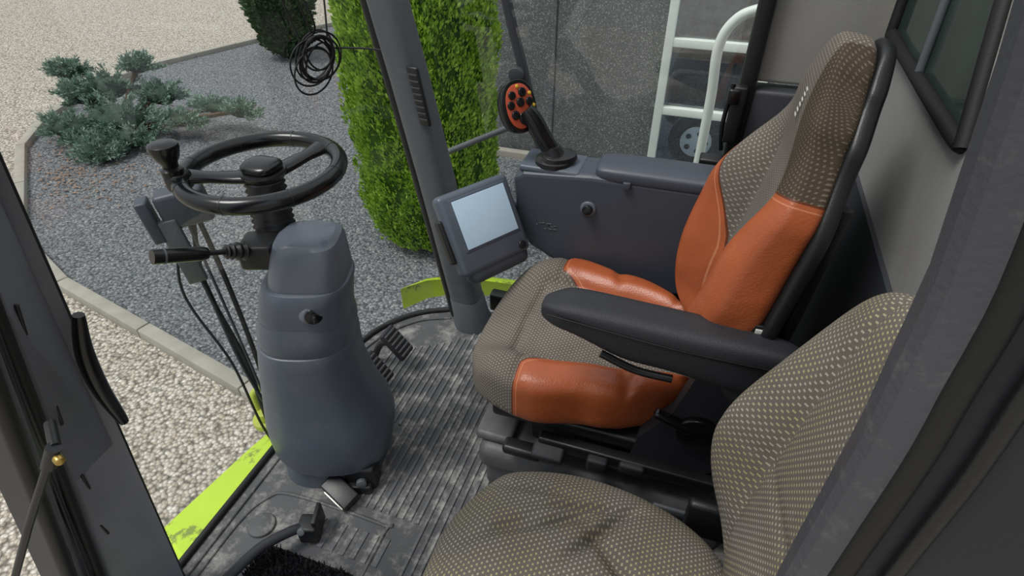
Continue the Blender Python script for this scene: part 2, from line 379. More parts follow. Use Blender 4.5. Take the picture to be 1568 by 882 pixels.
def gj():
    p,d=random.choice(tips);q=p-d*random.random()*.17+V((random.gauss(0,.018),random.gauss(0,.018),random.gauss(0,.014)))
    q.z=max(q.z,G+.015);return q,d
foliage("needle_tufts",gj,50000,leafmat('juniper_leaf',(80,108,92),(118,144,128),(164,184,170),5),.055,jg,.15,.14,.35)
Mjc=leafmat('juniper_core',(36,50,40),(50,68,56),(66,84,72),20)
for i,(c,s) in enumerate(lobes):
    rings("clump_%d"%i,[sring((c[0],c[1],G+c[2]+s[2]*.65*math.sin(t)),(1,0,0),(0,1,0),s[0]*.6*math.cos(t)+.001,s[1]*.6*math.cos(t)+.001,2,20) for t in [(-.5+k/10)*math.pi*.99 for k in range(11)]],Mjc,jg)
    tube("branch_%d"%i,[(-7.4,5.4,G),(.5*(c[0]-7.4),.5*(c[1]+5.4),G+c[2]*.6),(c[0],c[1],G+c[2])],.03,M_bark,jg,6,5)
dg=grp("conifer_tree")
DC=V((-7.45,9.2,0));rd=interp([(G,.15),(G+.3,.42),(G+1.0,.58),(G+2,.56),(G+3.4,.1)])
def gdk():
    z=G+.1+3.2*random.random();a=random.random()*6.283;rr=rd(z)*random.uniform(.88,1.05);return DC+V((math.cos(a)*rr,math.sin(a)*rr,z)),V((math.cos(a),math.sin(a),0))
foliage("needles",gdk,16000,leafmat('conifer_leaf',(44,66,42),(70,96,62),(104,130,90),5),.08,dg,.6,.2)
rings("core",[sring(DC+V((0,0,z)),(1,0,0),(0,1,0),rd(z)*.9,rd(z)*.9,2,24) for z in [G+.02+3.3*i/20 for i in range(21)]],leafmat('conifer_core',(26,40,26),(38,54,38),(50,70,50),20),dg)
# ---------------------------------------------------------------- cab shell
fl=[(.37,.1),(-1.03,.1),(-1.03,1.22),(-1.015,1.33),(-.97,1.43),(-.9,1.51),(-.8,1.565),(-.7,1.6),(-.5,1.66),(.37,1.68)]
fo=grp("floor")
poly("floor_slab",fl,-.06,0,M_floor,fo)
tube("edge_lip",[(-1.03,.1,.004),(-1.03,.7,.004),(-1.03,1.2,.004),(-1.012,1.34,.004),(-.965,1.44,.004),(-.89,1.52,.004),(-.79,1.575,.004),(-.7,1.61,.004)],.011,M_rub,fo)
tube("edge_bead",[(-.995,.1,.002),(-.995,.7,.002),(-.995,1.2,.002),(-.98,1.32,.002),(-.935,1.41,.002),(-.865,1.485,.002),(-.77,1.53,.002)],.005,M_floor,fo)
vs=[];fs=[]
def addbox(x0,x1,y0,y1,z0,z1,b=.002):
    k=len(vs)
    for z,i in((z0,0),(z1,b)):
        for x,y in((x0+i,y0+i),(x1-i,y0+i),(x1-i,y1-i),(x0+i,y1-i)): vs.append((x,y,z))
    fs.extend([(k+4,k+5,k+6,k+7),(k,k+1,k+5,k+4),(k+1,k+2,k+6,k+5),(k+2,k+3,k+7,k+6),(k+3,k,k+4,k+7)])
x=-.70
while x<-.02:
    y1=1.5 if x>-.66 else 1.44
    addbox(x,x+.011,.72 if x<-.52 else .2,y1,-.001,.0045);x+=.0225
x=-.90
while x<-.70:
    addbox(x,x+.011,1.0+(x+.70)*-.2,1.42+(x+.7)*.6,-.001,.0045);x+=.0225
for i in range(9):
    x=-.80+i*.032
    if x<-.55: addbox(x,x+.018,.58,.66,-.001,.004)
mesh("mat_ribs",vs,fs,M_rib,fo,False)
tray=[(-.97,.30),(-.97,.56),(-.945,.655),(-.88,.69),(-.60,.69),(-.585,.66),(-.585,.3)]
tube("tray_rim",[(x,y,.001) for x,y in tray],.005,M_floor,fo)
disc("round_boss",(-.905,.585,0),(0,0,1),.036,.008,M_floor,fo,bev=.004)
bm_=grp("brush_mat");rbox("mat_base",(-.73,.38,.006),(.26,.33,.01),M_rub,bm_,.003)
vs=[];fs=[]
for i in range(5200):
    x=random.uniform(-.857,-.603);y=random.uniform(.22,.543);h=random.uniform(.010,.018);a=random.random()*6.3;s=.0022;k=len(vs)
    dx,dy=math.cos(a)*s,math.sin(a)*s;lx,ly=random.gauss(0,.004),random.gauss(0,.004)
    vs+=[(x-dx,y-dy,.011),(x+dx,y+dy,.011),(x+lx+dx*.5,y+ly+dy*.5,.011+h),(x+lx-dx*.5,y+ly-dy*.5,.011+h)];fs.append((k,k+1,k+2,k+3))
mesh("bristles",vs,fs,M_arm,bm_,False)
# far windscreen pillar
fp=grp("windscreen_pillar")
def pc_(z): return V((-.690-.178*(z-.07)-.03*max(0,z-.6)**2,1.54,z))
rings("pillar_body",[sring(pc_(z),(1,0,0),(0,1,0),.056-.004*z,.056,2.8,40) for z in (0,.1,.3,.6,.9,1.2,1.5,1.9)],M_gry,fp)
rings("pillar_foot",[sring(pc_(z)+V((0,0,0)),(1,0,0),(0,1,0),r_,r_,2.4,40) for z,r_ in ((0,.070),(.02,.070),(.045,.064),(.12,.060),(.13,.054))],M_gry,fp)
tube("rubber_seal",[pc_(z)+V((-.080,.02,0)) for z in (0,.3,.6,.9,1.3,1.9)],.02,M_rub,fp)
tube("seal_lip",[pc_(z)+V((-.104,.03,0)) for z in (0,.3,.6,.9,1.3,1.9)],.007,M_blk,fp)
gax=[V((.97,-.2,.0)).normalized(),V((.2,.97,0)).normalized(),V((-.16,0,.987)).normalized()]
rbox("vent_frame",(-.785,1.482,.87),(.04,.014,.17),M_blk,fp,.006,ax=gax)
for i in range(8): rbox("vent_slat_%d"%i,(-.785-.16*(i-3.5)*.018,1.474,.87+(i-3.5)*.018),(.03,.006,.005),M_gryd,fp,.001,ax=gax)
# side structure
sd=grp("wall_far_side")
rbox("door_post",(.09,1.65,1.0),(.04,.06,1.95),M_blk,sd,.01)
rbox("corner_panel",(.24,1.69,1.45),(.27,.05,1.0),M_uphl,sd,.01)
rbox("lower_panel",(.24,1.67,.47),(.27,.08,.94),M_gryd,sd,.012)
rbox("sill",(-.28,1.67,.02),(.75,.05,.08),M_blk,sd,.01)
tube("middle_post",[(-.63,1.7,1.3),(-.595,1.7,1.095),(-.53,1.7,.86),(-.476,1.7,.64),(-.40,1.7,.3),(-.36,1.7,.03)],.016,M_gryd,sd)
disc("post_clip",(-.555,1.68,.90),(0,-1,0),.022,.02,M_gryd,sd)
lg=grp("door_latch")
rbox("latch_body",(.075,1.605,.88),(.035,.035,.15),M_blk,lg,.006);rbox("latch_jaw",(.062,1.595,.93),(.03,.03,.04),M_blkg,lg,.006)
tube("latch_rod",[(.055,1.6,.96),(.05,1.6,.85),(.06,1.6,.78)],.006,M_blkg,lg);rbox("latch_foot",(.05,1.6,.745),(.08,.05,.025),M_blk,lg,.006)
mesh("window_2",[(-.70,1.69,0),(.09,1.69,0),(.09,1.69,1.9),(-1.0,1.69,1.9)],[(0,1,2,3)],M_glass,None,False)
gp=[(-1.035,.45),(-1.035,.9),(-1.035,1.2),(-1.0,1.38),(-.9,1.50),(-.83,1.55)]
vs=[(x,y,0) for x,y in gp]+[(x-.22,y+.0,1.9) for x,y in gp];n_=len(gp)
mesh("windscreen",vs,[(i,i+1,n_+i+1,n_+i) for i in range(n_-1)],M_glass,None,True)
# rear wall
RX=.37
rw=grp("wall_rear")
poly("upholstery_lower",[(.1,.83),(1.68,.83),(1.68,1.09),(.1,1.09)],RX,RX+.05,M_uph,rw,'x')
poly("upholstery_near",[(.1,1.09),(.965,1.09),(1.38,1.9),(.1,1.9)],RX,RX+.05,M_uphl,rw,'x')
poly("upholstery_far",[(1.62,1.09),(1.68,1.09),(1.68,1.9),(1.62,1.9)],RX,RX+.05,M_uphl,rw,'x')
poly("dark_lower",[(.1,0),(1.68,0),(1.68,.83),(.1,.83)],RX-.01,RX+.05,M_gryd,rw,'x')
w3=grp("window_3")
fr=[(.970,1.10),(1.01,1.095),(1.3,1.098),(1.57,1.105),(1.605,1.13),(1.615,1.4),(1.62,1.9)]
tube("frame_seal",[(RX-.004,y,z) for y,z in fr],.013,M_rub,w3,8,6)
tube("frame_seal_near",[(RX-.004,.965,1.095),(RX-.004,1.1,1.345),(RX-.004,1.39,1.9)],.013,M_rub,w3)
poly("pane",[(.965,1.09),(1.62,1.09),(1.62,1.9),(1.39,1.9)],RX+.003,RX+.008,M_glr,w3,'x')
tube("wiper_bar",[(RX-.004,1.30,1.10),(RX-.004,1.42,1.9)],.008,M_gry,w3)
disc("trim_screw",(RX-.001,.925,1.10),(-1,0,0),.012,.006,M_gry,w3)
# near left pillar (door frame)
lp=grp("door_pillar")
def A_(z): return V((-.980+.193*(z-.03),.4,z))
def B_(z): return V((-1.028+.366*(z-.2),.3,z))
def C_(z): return V((-.895+.447*(z-.438),.22,z))
zs=(-.15,.2,.6,1.0,1.4,1.9)
rings("pillar_face",[[A_(z),A_(z)+V((-.012,-.012,0)),A_(z)*.12+B_(z)*.88+V((.004,-.003,0)),B_(z)+V((-.006,0,0)),B_(z)+V((-.06,.04,0)),A_(z)+V((-.07,.0,0))] for z in zs],M_gryl,lp,auto=30)
rings("pillar_channel",[[B_(z)+V((-.004,.0,0)),C_(z),C_(z)+V((-.05,-.01,0)),B_(z)+V((-.06,.0,0))] for z in zs],M_gryd,lp,auto=30)
for i,f in enumerate((.12,.38,.62,.9)):
    tube("channel_seal_%d"%i,[B_(z)*(1-f)+C_(z)*f+V((.004,-.004,0)) for z in zs],(.009,.005,.006,.010)[i],(M_rub,M_blk,M_gry,M_rub)[i],lp)
tube("edge_seal",[A_(z)+V((-.018,.004,0)) for z in zs],.009,M_rub,lp)
tube("grab_handle",[(-.760,.386,.935),(-.775,.375,.87),(-.790,.375,.79),(-.810,.388,.69)],lambda t:.005+.008*math.sin(math.pi*(.1+.8*t)),M_blkg,lp)
for i,z in enumerate((.98,.78,.58,.40)):
    p=A_(z)*.25+B_(z)*.75+V((.003,-.004,0));nn=(A_(z)-B_(z)).cross(V((.28,0,1))).normalized()
    ax0=(A_(z)-B_(z)).normalized()
    rbox("slot_%d"%i,p,(.005,.008,.05),M_blk,lp,.002,ax=[ax0,nn,nn.cross(ax0)])
gs=grp("gas_strut")
tube("cylinder",[(-.574,.2,.945),(-.64,.165,.83),(-.76,.11,.62)],.0045,M_blk,gs,smoothc=False)
tube("ball_socket",[(-.568,.203,.955),(-.585,.195,.925)],.0075,M_blk,gs);disc("ball_stud",(-.563,.198,.945),(1,-.3,0),.005,.008,M_brass,gs)
tube("bracket",[(-.57,.205,.952),(-.60,.225,.955)],.006,M_blk,gs)
# near right pillar
rp=grp("rear_door_pillar")
def ex(z):
    T_=[(0,.096),(.8,.096),(1.05,.0945),(1.13,.0925),(1.25,.0915),(1.33,.087),(1.40,.077),(1.45,.068),(1.9,-.02)]
    for (a,b),(c,d) in zip(T_,T_[1:]):
        if z<=c: return b+(d-b)*(z-a)/(c-a)
    return -.02
zz=[0,.5,.9,1.05,1.13,1.19,1.25,1.29,1.33,1.37,1.4,1.45,1.6,1.9]
M_band=plastic('door_frame_grey',(70,71,77),.45,.1,.2,300,dust=.25,dscale=60.0,dlo=.55)
M_navy=plastic('navy_panel',(32,33,40),.5,.1,.15,200,dust=.25,dlo=.6)
rings("frame_band",[[V((ex(z),.2,z)),V((ex(z)+.003,.195,z)),V((ex(z)+.014,.191,z)),V((ex(z)+.018,.2,z)),V((ex(z)+.018,.225,z)),V((ex(z),.21,z))] for z in zz],M_band,rp,auto=30)
tube("door_seal",[(ex(z)+.019,.192,z) for z in zz],.0055,M_rub,rp)
tube("door_seal_outer",[(ex(z)+.036,.188,z) for z in zz],.004,M_blk,rp)
rings("post_panel",[[V((ex(z)+.018,.196,z)),V((ex(z)+.06,.185,z)),V((ex(z)+.3,.15,z)),V((ex(z)+.3,.2,z)),V((ex(z)+.02,.215,z))] for z in zz],M_navy,rp,auto=30)
# lime body parts outside
lb=grp("lime_body_panel")
rings("front_beam",[[V((-1.05,y,-.06)),V((x0,y,-.13)),V((x0-.02,y,-.2)),V((-1.06,y,-.25))] for y,x0 in ((0.1,-1.30),(.55,-1.25),(.85,-1.2),(.98,-1.17))],M_lime,lb,auto=30)
disc("bolt_flange",(-1.20,.955,-.11),(0,0,1),.045,.02,M_limec,lb);disc("bolt_head",(-1.20,.955,-.09),(0,0,1),.028,.035,M_limec,lb)
tube("hook",[(-1.22,.95,-.07),(-1.24,.97,-.01),(-1.21,1.0,.01),(-1.18,.99,-.02)],.012,M_limec,lb)
cur=[(-1.10,1.74),(-1.02,1.83),(-.88,1.90),(-.6,1.93),(-.2,1.94),(.3,1.94)]
vs=[];fs=[]
for i,(x,y) in enumerate(cur):
    d=V((x+.6,y-1.2,0)).normalized();ww=.02+.04*min(1,i/2)
    vs+=[(x,y,-.09),(x+d.x*ww,y+d.y*ww,-.11),(x+d.x*ww,y+d.y*ww,-.22)]
for i in range(len(cur)-1):
    k=i*3;fs+=[(k,k+1,k+4,k+3),(k+1,k+2,k+5,k+4)]
mesh("corner_sweep",vs,fs,M_lime,lb,True)
rbox("chassis_front",(-.5,.95,-.2),(1.0,1.2,.22),M_dark,lb,.02)
hr=grp("handrail")
tube("rail_tube",[(.20,2,1.10),(.113,2,1.065),(.039,2,1.03),(.0,2,.948),(.008,2,.783),(.011,2,.522),(.011,2,.1),(.011,2,-.3)],.016,M_white,hr,14)
tube("foot_bracket",[(.011,2,-.28),(.0,1.85,-.28)],.02,M_white,hr)
mr=grp("mirror_rod");tube("rod",[(-.98,1.93,.46),(-.924,1.9,.496),(-.668,1.9,.629),(-.55,1.88,.69),(-.50,1.72,.70)],.011,M_gry,mr)
cc=grp("cable_coil")
C0=V((-1.06,1.425,.962))
for i in range(11):
    r0=.044+random.random()*.024;off=V((random.gauss(0,.008),random.gauss(0,.010),random.gauss(0,.014)));t0=random.gauss(0,.5)
    A=V((.5*math.cos(t0),.87,.1+t0*.3)).normalized();Bv=V((.1,0,1)).normalized()
    pts=[C0+off+A*r0*math.cos(a)+Bv*r0*1.02*math.sin(a) for a in [2*math.pi*k/20 for k in range(21)]]
    tube("loop_%d"%i,pts,.0028,M_rub,cc,6,2,closed=True)
for i,p in enumerate([[C0+V((-.02,-.03,.04)),C0+V((-.05,-.05,.2)),C0+V((-.08,-.06,.45))],[C0+V((.0,0,.05)),C0+V((-.03,-.02,.2)),C0+V((-.09,-.05,.45))],[C0+V((.02,.03,.05)),C0+V((.0,.08,.2)),C0+V((-.02,.1,.45))],[C0+V((.0,.05,.02)),C0+V((.1,.08,.02)),C0+V((.18,.10,.012))],[C0+V((0,.0,.07)),C0+V((.01,-.01,.12)),C0+V((-.06,-.03,.3))]]):
    tube("lead_%d"%i,p,.003,M_rub,cc,6)
wl=grp("work_light")
a0=V((.75,.65,.1)).normalized();a1=V((-.65,.75,0)).normalized();a2=a0.cross(a1)
rbox("housing",(-1.235,.985,.70),(.12,.06,.10),M_cons,wl,.012,ax=[a0,a1,a2]);rbox("side_clip",(-1.29,.92,.68),(.03,.05,.12),M_cons,wl,.006,ax=[a0,a1,a2])
rbox("bracket_arm",(-1.25,.94,.58),(.05,.02,.2),M_gry,wl,.005,ax=[a0,a1,a2])
for i in range(6):
    o=V((random.gauss(0,.012),random.gauss(0,.012),0))
    tube("cable_%d"%i,[V((-1.27+.012*i,.95+.008*i,.66)),V((-1.25,.94,.45))+o*2+V((.01*i,.004*i,0)),V((-1.19,.92,.2))+o+V((.008*i,.004*i,0)),V((-1.13,.91,-.05))+o,V((-1.12,.90,-.2))],.004 if i<4 else .007,M_rub if i%3 else M_gryd,wl,8)
# ---------------------------------------------------------------- steering column
sc=grp("steering_column")
X,Y,Z=V((1,0,0)),V((0,1,0)),V((0,0,1))
Rv=V((.947,.322,0));Hv=V((-.322,.947,0))
AX=V((-.833,.86,0))
def col(name,secs,mat,q=2.6): return rings(name,[sring(AX+Rv*s+Z*z,Rv,Hv,a,b,q,56) for s,z,a,b in secs],mat,sc,auto=28)
col("foot",[(-.006,0,.142,.125),(-.006,.03,.140,.123),(-.002,.06,.136,.12),(.0,.14,.13,.118)],M_col,3)
col("lower_body",[(.006,.075,.148,.130),(.006,.08,.156,.140),(.006,.12,.166,.148),(.008,.17,.169,.150),(.005,.215,.164,.146),(.000,.26,.152,.138),(-.003,.31,.141,.131),(-.004,.38,.129,.124),(.002,.45,.122,.117),(.006,.48,.120,.115),(.006,.488,.117,.112),(.006,.493,.109,.104)],M_col,2.5)
col("collar",[(.008,.47,.109,.104),(.009,.49,.114,.109),(.012,.52,.116,.110),(.016,.55,.111,.106),(.018,.57,.107,.102)],M_col)
col("upper_body",[(.018,.54,.105,.101),(.024,.59,.106,.101),(.034,.63,.103,.099),(.042,.655,.101,.096),(.044,.662,.098,.092),(.045,.665,.090,.085)],M_col,2.8)
col("head_cover",[(.048,.650,.086,.083),(.050,.672,.087,.085),(.056,.715,.081,.079),(.061,.748,.075,.073),(.063,.762,.069,.066),(.064,.770,.056,.055),(.064,.772,.03,.03)],M_col2,3.4)
nl=V((.69,-.72,.12)).normalized();lc=V((-.810,.870,.612))+V((.69,-.72,0))*.098
disc("lock_ring",lc,nl,.031,.012,M_col2,sc,r2=.026,bev=.004);disc("lock_core",lc+nl*.006,nl,.020,.008,M_blkg,sc)
rbox("key",lc+nl*.022,(.008,.020,.020),M_blk,sc,.003,ax=[nl.cross(Z).normalized(),Z,nl])
tube("waist_seam",[AX+Rv*(.003+.121*math.cos(a))+Hv*.116*math.sin(a)+Z*(.455-.05*abs(math.sin(a))**2) for a in [math.pi+.15+k*(math.pi-.3)/16 for k in range(17)]],.0022,M_gryd,sc)
rbox("floor_bracket",(-.715,.795,.045),(.09,.06,.09),M_blk,sc,.012,ax=[Rv,Hv,Z]);rbox("hinge_plate",(-.735,.765,.02),(.12,.05,.03),M_blk,sc,.006,ax=[Rv,Hv,Z])
disc("hinge_pin",(-.70,.765,.045),(.5,-.85,.1),.014,.012,M_gry,sc)
n0,n1=V((-.872,.893,.70)),V((-.888,.92,.862));ndir=(n1-n0)
nd=ndir.normalized();na=nd.cross(Y).normalized();nb=nd.cross(na)
rings("bellows",[sring(n0+ndir*(i/24),na,nb,(.048 if i%2 else .042)-.004*i/24,(.048 if i%2 else .042)-.004*i/24,2,32) for i in range(25)],M_blk,sc,auto=None)
rbox("stalk_box",(-.868,.832,.735),(.075,.075,.06),M_blk,sc,.008,ax=[Rv,Hv,Z])
st=grp("indicator_stalk")
s0,s1=V((-.880,.79,.758)),V((-.945,.645,.822));sdv=(s1-s0)
def at(t): return s0+sdv*t
tube("boot",[at(-.05),at(.1),at(.2)],lambda t:.020-.008*t+(.003*math.sin(t*25)),M_blk,st,14,8)
tube("shaft",[at(.15),at(.45)],.006,M_blk,st)
tube("grip",[at(.4),at(.5),at(.9),at(1.0)],lambda t:.012+.003*min(1,t*3),M_blkg,st,16)
tube("grip_band",[at(.87),at(.89)],.0156,M_gry,st,16)
# steering wheel
sw=grp("steering_wheel");WC=V((-.888,.924,.885))
tube("rim",[WC+V((math.cos(a),math.sin(a),0))*.163 for a in [2*math.pi*k/32 for k in range(33)]],.0182,M_blkg,sw,18,3,closed=True)
for i,ang in enumerate((213,68)):
    a=math.radians(ang);d=V((math.cos(a),math.sin(a),0));p=V((-d.y,d.x,0))
    rings("spoke_%d"%i,[sring(WC+d*rr+V((0,0,zz_)),p,Z,wd,th,2.5,20) for rr,zz_,wd,th in ((.02,-.012,.034,.012),(.06,-.012,.024,.010),(.11,-.006,.018,.010),(.145,0,.024,.013),(.163,0,.034,.012))],M_blkg,sw)
for k in range(8):
    a=k*math.pi/4+.2;d=V((math.cos(a),math.sin(a),0));p=V((-d.y,d.x,0))
    tube("rim_joint_%d"%k,[WC+d*.163+p*-.0012,WC+d*.163+p*.0012],.0188,M_blk,sw,16)
rings("hub_base",[sring(WC+V((0,0,z)),X,Y,r_,r_,2,32) for z,r_ in((-.03,.032),(-.02,.042),(-.005,.05),(.0,.048))],M_blk,sw)
pad("hub_cap",WC+V((-.040,0,-.004)),X,Y,Z,.08,lambda u:.038,lambda u:0,lambda u,t:.026-.004*t*t,lambda u,t:0,M_blkg,None,sw,q=3,m=3,nu=24,nv=24)
kc=V((-1.016,.820,.885))
rbox("knob_clamp",kc+V((.0,.0,.002)),(.04,.05,.044),M_blk,sw,.012)
rings("spinner_knob",[sring(kc+V((-.004,-.004,z)),X,Y,r_,r_,2,28) for z,r_ in((.018,.022),(.03,.022),(.034,.015),(.045,.017),(.055,.024),(.075,.030),(.083,.029),(.088,.02),(.089,.005))],M_blkg,sw,auto=50)
# ---------------------------------------------------------------- pedals
pdg=grp("brake_pedal")
for i,(c) in enumerate([V((-.83,1.235,.115)),V((-.842,1.115,.10))]):
    aN=V((.75,-.05,.66)).normalized();aY=V((.05,1,0)).normalized();aX=aY.cross(aN).normalized();aY=aN.cross(aX)
    rbox("pad_%d"%i,c,(.115,.07,.022),M_arm,pdg,.008,ax=[aX,aY,aN])
    for k in range(6): rbox("tread_%d_%d"%(i,k),c+aN*.012+aX*(k-2.5)*.017,(.007,.06,.006),M_base,pdg,.002,ax=[aX,aY,aN])
    tube("lever_%d"%i,[c-aN*.01-aX*.0,c+V((-.06,0,-.02)),c+V((-.10,0,-.10))],.012,M_blk,pdg)
pd2=grp("foot_pedal")
aN=V((.12,-.30,.95)).normalized();aX=V((.93,-.37,0)).normalized();aX=(aX-aN*aX.dot(aN)).normalized();aY=aN.cross(aX)
pc0=V((-.745,.725,.034))
rbox("wedge",pc0,(.10,.055,.03),M_blk,pd2,.005,ax=[aX,aY,aN]);rbox("metal_edge",pc0-aY*.029+aX*.008,(.075,.006,.024),M_met,pd2,.002,ax=[aX,aY,aN])
rbox("pivot",pc0-V((.0,0,.024)),(.05,.04,.02),M_blk,pd2,.004)
hb=grp("foot_lever")
tube("bar",[(-.90,.37,.02),(-.862,.44,.05),(-.83,.51,.065),(-.79,.57,.06),(-.77,.595,.05)],.013,M_arm,hb,12)
rbox("bracket",(-.76,.605,.035),(.05,.05,.06),M_blk,hb,.006,ax=[Rv,Hv,Z]);rbox("bracket_wing",(-.745,.625,.05),(.012,.06,.07),M_blk,hb,.003,ax=[Rv,Hv,Z]);disc("bracket_bolt",(-.765,.585,.055),(.2,-.8,.5),.01,.012,M_gry,hb)
# ---------------------------------------------------------------- driver seat
ds=grp("driver_seat");CY=1.115
wc=interp([(0,.225),(.06,.262),(.2,.268),(.34,.235),(.56,.17)])
def Tc(u,t):
    b=.475-.03*(1-sm(0,.12,u))
    a=abs(t);b+=.045*sm(.45,.75,a)*sm(.02,.2,u)-.012*(1-a*a)
    b-=.012*math.exp(-((u-.115-.02*a)/.012)**2)*(1-sm(.45,.6,a))
    b-=.010*math.exp(-((a-.56)/.03)**2)*sm(.1,.16,u)
    b+=.03*sm(.35,.75,a)*math.exp(-((u-.06)/.08)**2)
    b-=.008*math.exp(-((u-.16)/.010)**2)*sm(.5,.7,a)
    b-=.008*sm(.6,.8,a)*(math.exp(-((u-.36+.05*t)/.014)**2)+math.exp(-((u-.45-.04*t)/.012)**2))
    return b
def mc(u,t):
    a=abs(t)
    lim=.50 if u>.24 else .50+(.24-u)*2.2
    if t<0: lim+=.08
    return (min(u-.160,(a-lim)*.24),-1.)
pad("cushion",(-.452,CY,0),X,Y,Z,.58,wc,lambda u:0,Tc,lambda u,t:.345,M_fab,mc,ds,q=3.6,m=5,nu=130,nv=110)
BO=V((.098,CY,.47));BU=V((.150,0,.989)).normalized();BN=V((-BU.z,0,BU.x))
wb=interp([(0,.17),(.1,.215),(.3,.232),(.48,.222),(.62,.165),(.70,.122),(.75,.095)])
def Tb(u,t):
    a=abs(t);b=.022+.012*math.exp(-((u-.2)/.12)**2)
    amp,st_=(.098,.34) if t>0 else (.062,.42)
    b+=(amp*sm(st_,.76,a)-.012*sm(.8,1,a))*(1-sm(.36,.60,u))
    b-=.010*math.exp(-((a-(st_+.08))/.035)**2)*(1-sm(.45,.55,u))
    b+=.018*sm(.50,.66,u)
    return b
def mb(u,t):
    a=abs(t)
    if t>0: lim=.40+.54*sm(.22,.57,u);top=.57
    else: lim=.55+.08*sm(.3,.54,u);top=.535-.06*(1-a)
    return (min((a-lim)*.22,top-u), min((-t-.34)*.2,u-.40))
pad("backrest",BO,BU,Y,BN,.742,wb,lambda u:0,Tb,lambda u,t:-.045,M_fab,mb,ds,q=3.0,m=5,nu=130,nv=110)
pad("back_shell",BO-BN*.035-BU*.02,BU,Y,BN,.764,lambda u:wb(u)+.005,lambda u:0,lambda u,t:.012,lambda u,t:-.035,M_blk,None,ds,q=3.0,m=4,nu=50,nv=40)
for k in range(6): rbox("stitch_%d"%k,BO+BU*(.602+.009*k)+Y*(-.012)+BN*.0385,(.0035,.018,.001),M_wht,ds,.0003,ax=[BU,Y,BN])
rbox("base_lower",(-.07,1.10,.05),(.63,.42,.10),M_base,ds,.025)
rbox("base_upper",(-.07,1.10,.145),(.66,.45,.09),M_base,ds,.03)
rbox("base_front_lip",(-.36,1.10,.205),(.10,.40,.03),M_base,ds,.012)
rbox("suspension",(-.02,1.12,.25),(.5,.34,.12),M_blk,ds,.01)
rbox("slide_frame",(-.10,1.10,.325),(.52,.40,.04),M_blk,ds,.01)
rbox("slide_rail",(-.02,.885,.285),(.42,.03,.035),M_blk,ds,.006)
rbox("lever_1",(-.20,.865,.27),(.08,.05,.025),M_arm,ds,.009,ax=[X,V((0,.9,.4)).normalized(),V((0,-.4,.9)).normalized()])
rbox("lever_2",(-.08,.87,.275),(.05,.04,.04),M_arm,ds,.008)
rbox("lever_3",(.0,.875,.285),(.06,.035,.03),M_arm,ds,.008)
rbox("base_button",(.11,.87,.165),(.09,.012,.025),M_gry,ds,.006)
rbox("base_front_handle",(-.27,.875,.235),(.10,.04,.03),M_blk,ds,.01)
side=[(-.01,.30),(.16,.30),(.25,.40),(.26,.62),(.22,.70),(.13,.70),(.09,.60),(.06,.47),(.0,.37)]
poly("recliner_plate",side,.895,.935,M_arm,ds,'y')
disc("recliner_pivot",(.12,.893,.44),(0,-1,0),.045,.014,M_blkg,ds)
rbox("recliner_lever",(.065,.885,.46),(.09,.025,.02),M_blkg,ds,.008,ax=[V((.9,0,-.35)).normalized(),Y,V((.35,0,.9)).normalized()])
tube("side_trim",[(.215,.93,.66),(.225,.935,.75),(.235,.940,.88),(.245,.95,.98)],.014,M_blk,ds)
rbox("side_badge",(.175,.893,.735),(.04,.012,.05),M_blk,ds,.002);rbox("badge_icon",(.172,.886,.748),(.018,.003,.010),M_wht,ds,.001);rbox("badge_icon_base",(.172,.886,.735),(.022,.003,.004),M_wht,ds,.001)
tube("release_wire",[(.222,.917,.95),(.229,.914,.93),(.219,.912,.91),(.226,.912,.895)],.0035,M_wht,ds)
tube("under_lever",[(-.10,.825,.667),(-.03,.825,.644),(.04,.828,.640)],.008,M_blkg,ds)
aU=V((1,0,-.03)).normalized()
pad("armrest_left",(-.232,.872,.712),aU,Y,V((.03,0,1)).normalized(),.50,interp([(0,.036),(.05,.047),(.3,.047),(.52,.036)]),lambda u:0,
    lambda u,t:.045-.010*(1-sm(0,.06,u)),lambda u,t:-.022-.035*sm(.05,.20,u)-.03*sm(.25,.5,u),M_arm,None,ds,q=4.5,m=4.2,nu=60,nv=36)
tube("armrest_seam",[(-.21,.8255,.734),(-.1,.8245,.726),(.05,.8245,.716),(.2,.83,.712)],.002,M_blkg,ds)
rings("armrest_pivot",[sring((.19,y,.66),X,Z,r1,r1*1.15,2.6,32) for y,r1 in ((.84,.05),(.85,.062),(.90,.062),(.915,.05))],M_arm,ds)
# ---------------------------------------------------------------- right armrest console
ac=grp("armrest_console")
cons=[(-.47,.715),(-.44,.735),(-.25,.752),(.12,.755),(.12,.44),(-.05,.40),(-.30,.44),(-.42,.50),(-.455,.56)]
o=poly("console_body",cons,1.385,1.515,M_cons,ac,'y')
md=o.modifiers.new("bev",'BEVEL');md.width=.014;md.segments=3
pad("arm_pad",(-.245,1.445,.735),V((1,0,.01)),Y,Z,.40,lambda u:.062,lambda u:0,lambda u,t:.048-.006*abs(t)**3,lambda u,t:0,M_cons,None,ac,q=7,m=4,nu=40,nv=30)
rbox("pad_tab",(-.155,1.38,.742),(.02,.01,.02),M_cons,ac,.003)
rbox("joystick_plate",(-.37,1.45,.742),(.17,.12,.02),M_col,ac,.008)
disc("knob_ring",(-.251,1.385,.655),(0,-1,0),.022,.006,M_col2,ac,bev=.003);disc("knob",(-.251,1.38,.655),(0,-1,.2),.014,.014,M_blkg,ac)
rbox("console_support",(-.06,1.46,.22),(.30,.09,.44),M_dark,ac,.02)
for k in range(12): rbox("scuff_%d"%k,(-.375+random.uniform(-.028,.035),1.3837,.575+random.uniform(-.012,.014)),(random.uniform(.004,.012),.0015,random.uniform(.002,.006)),M_gry,ac,.0005)
jy=grp("joystick")
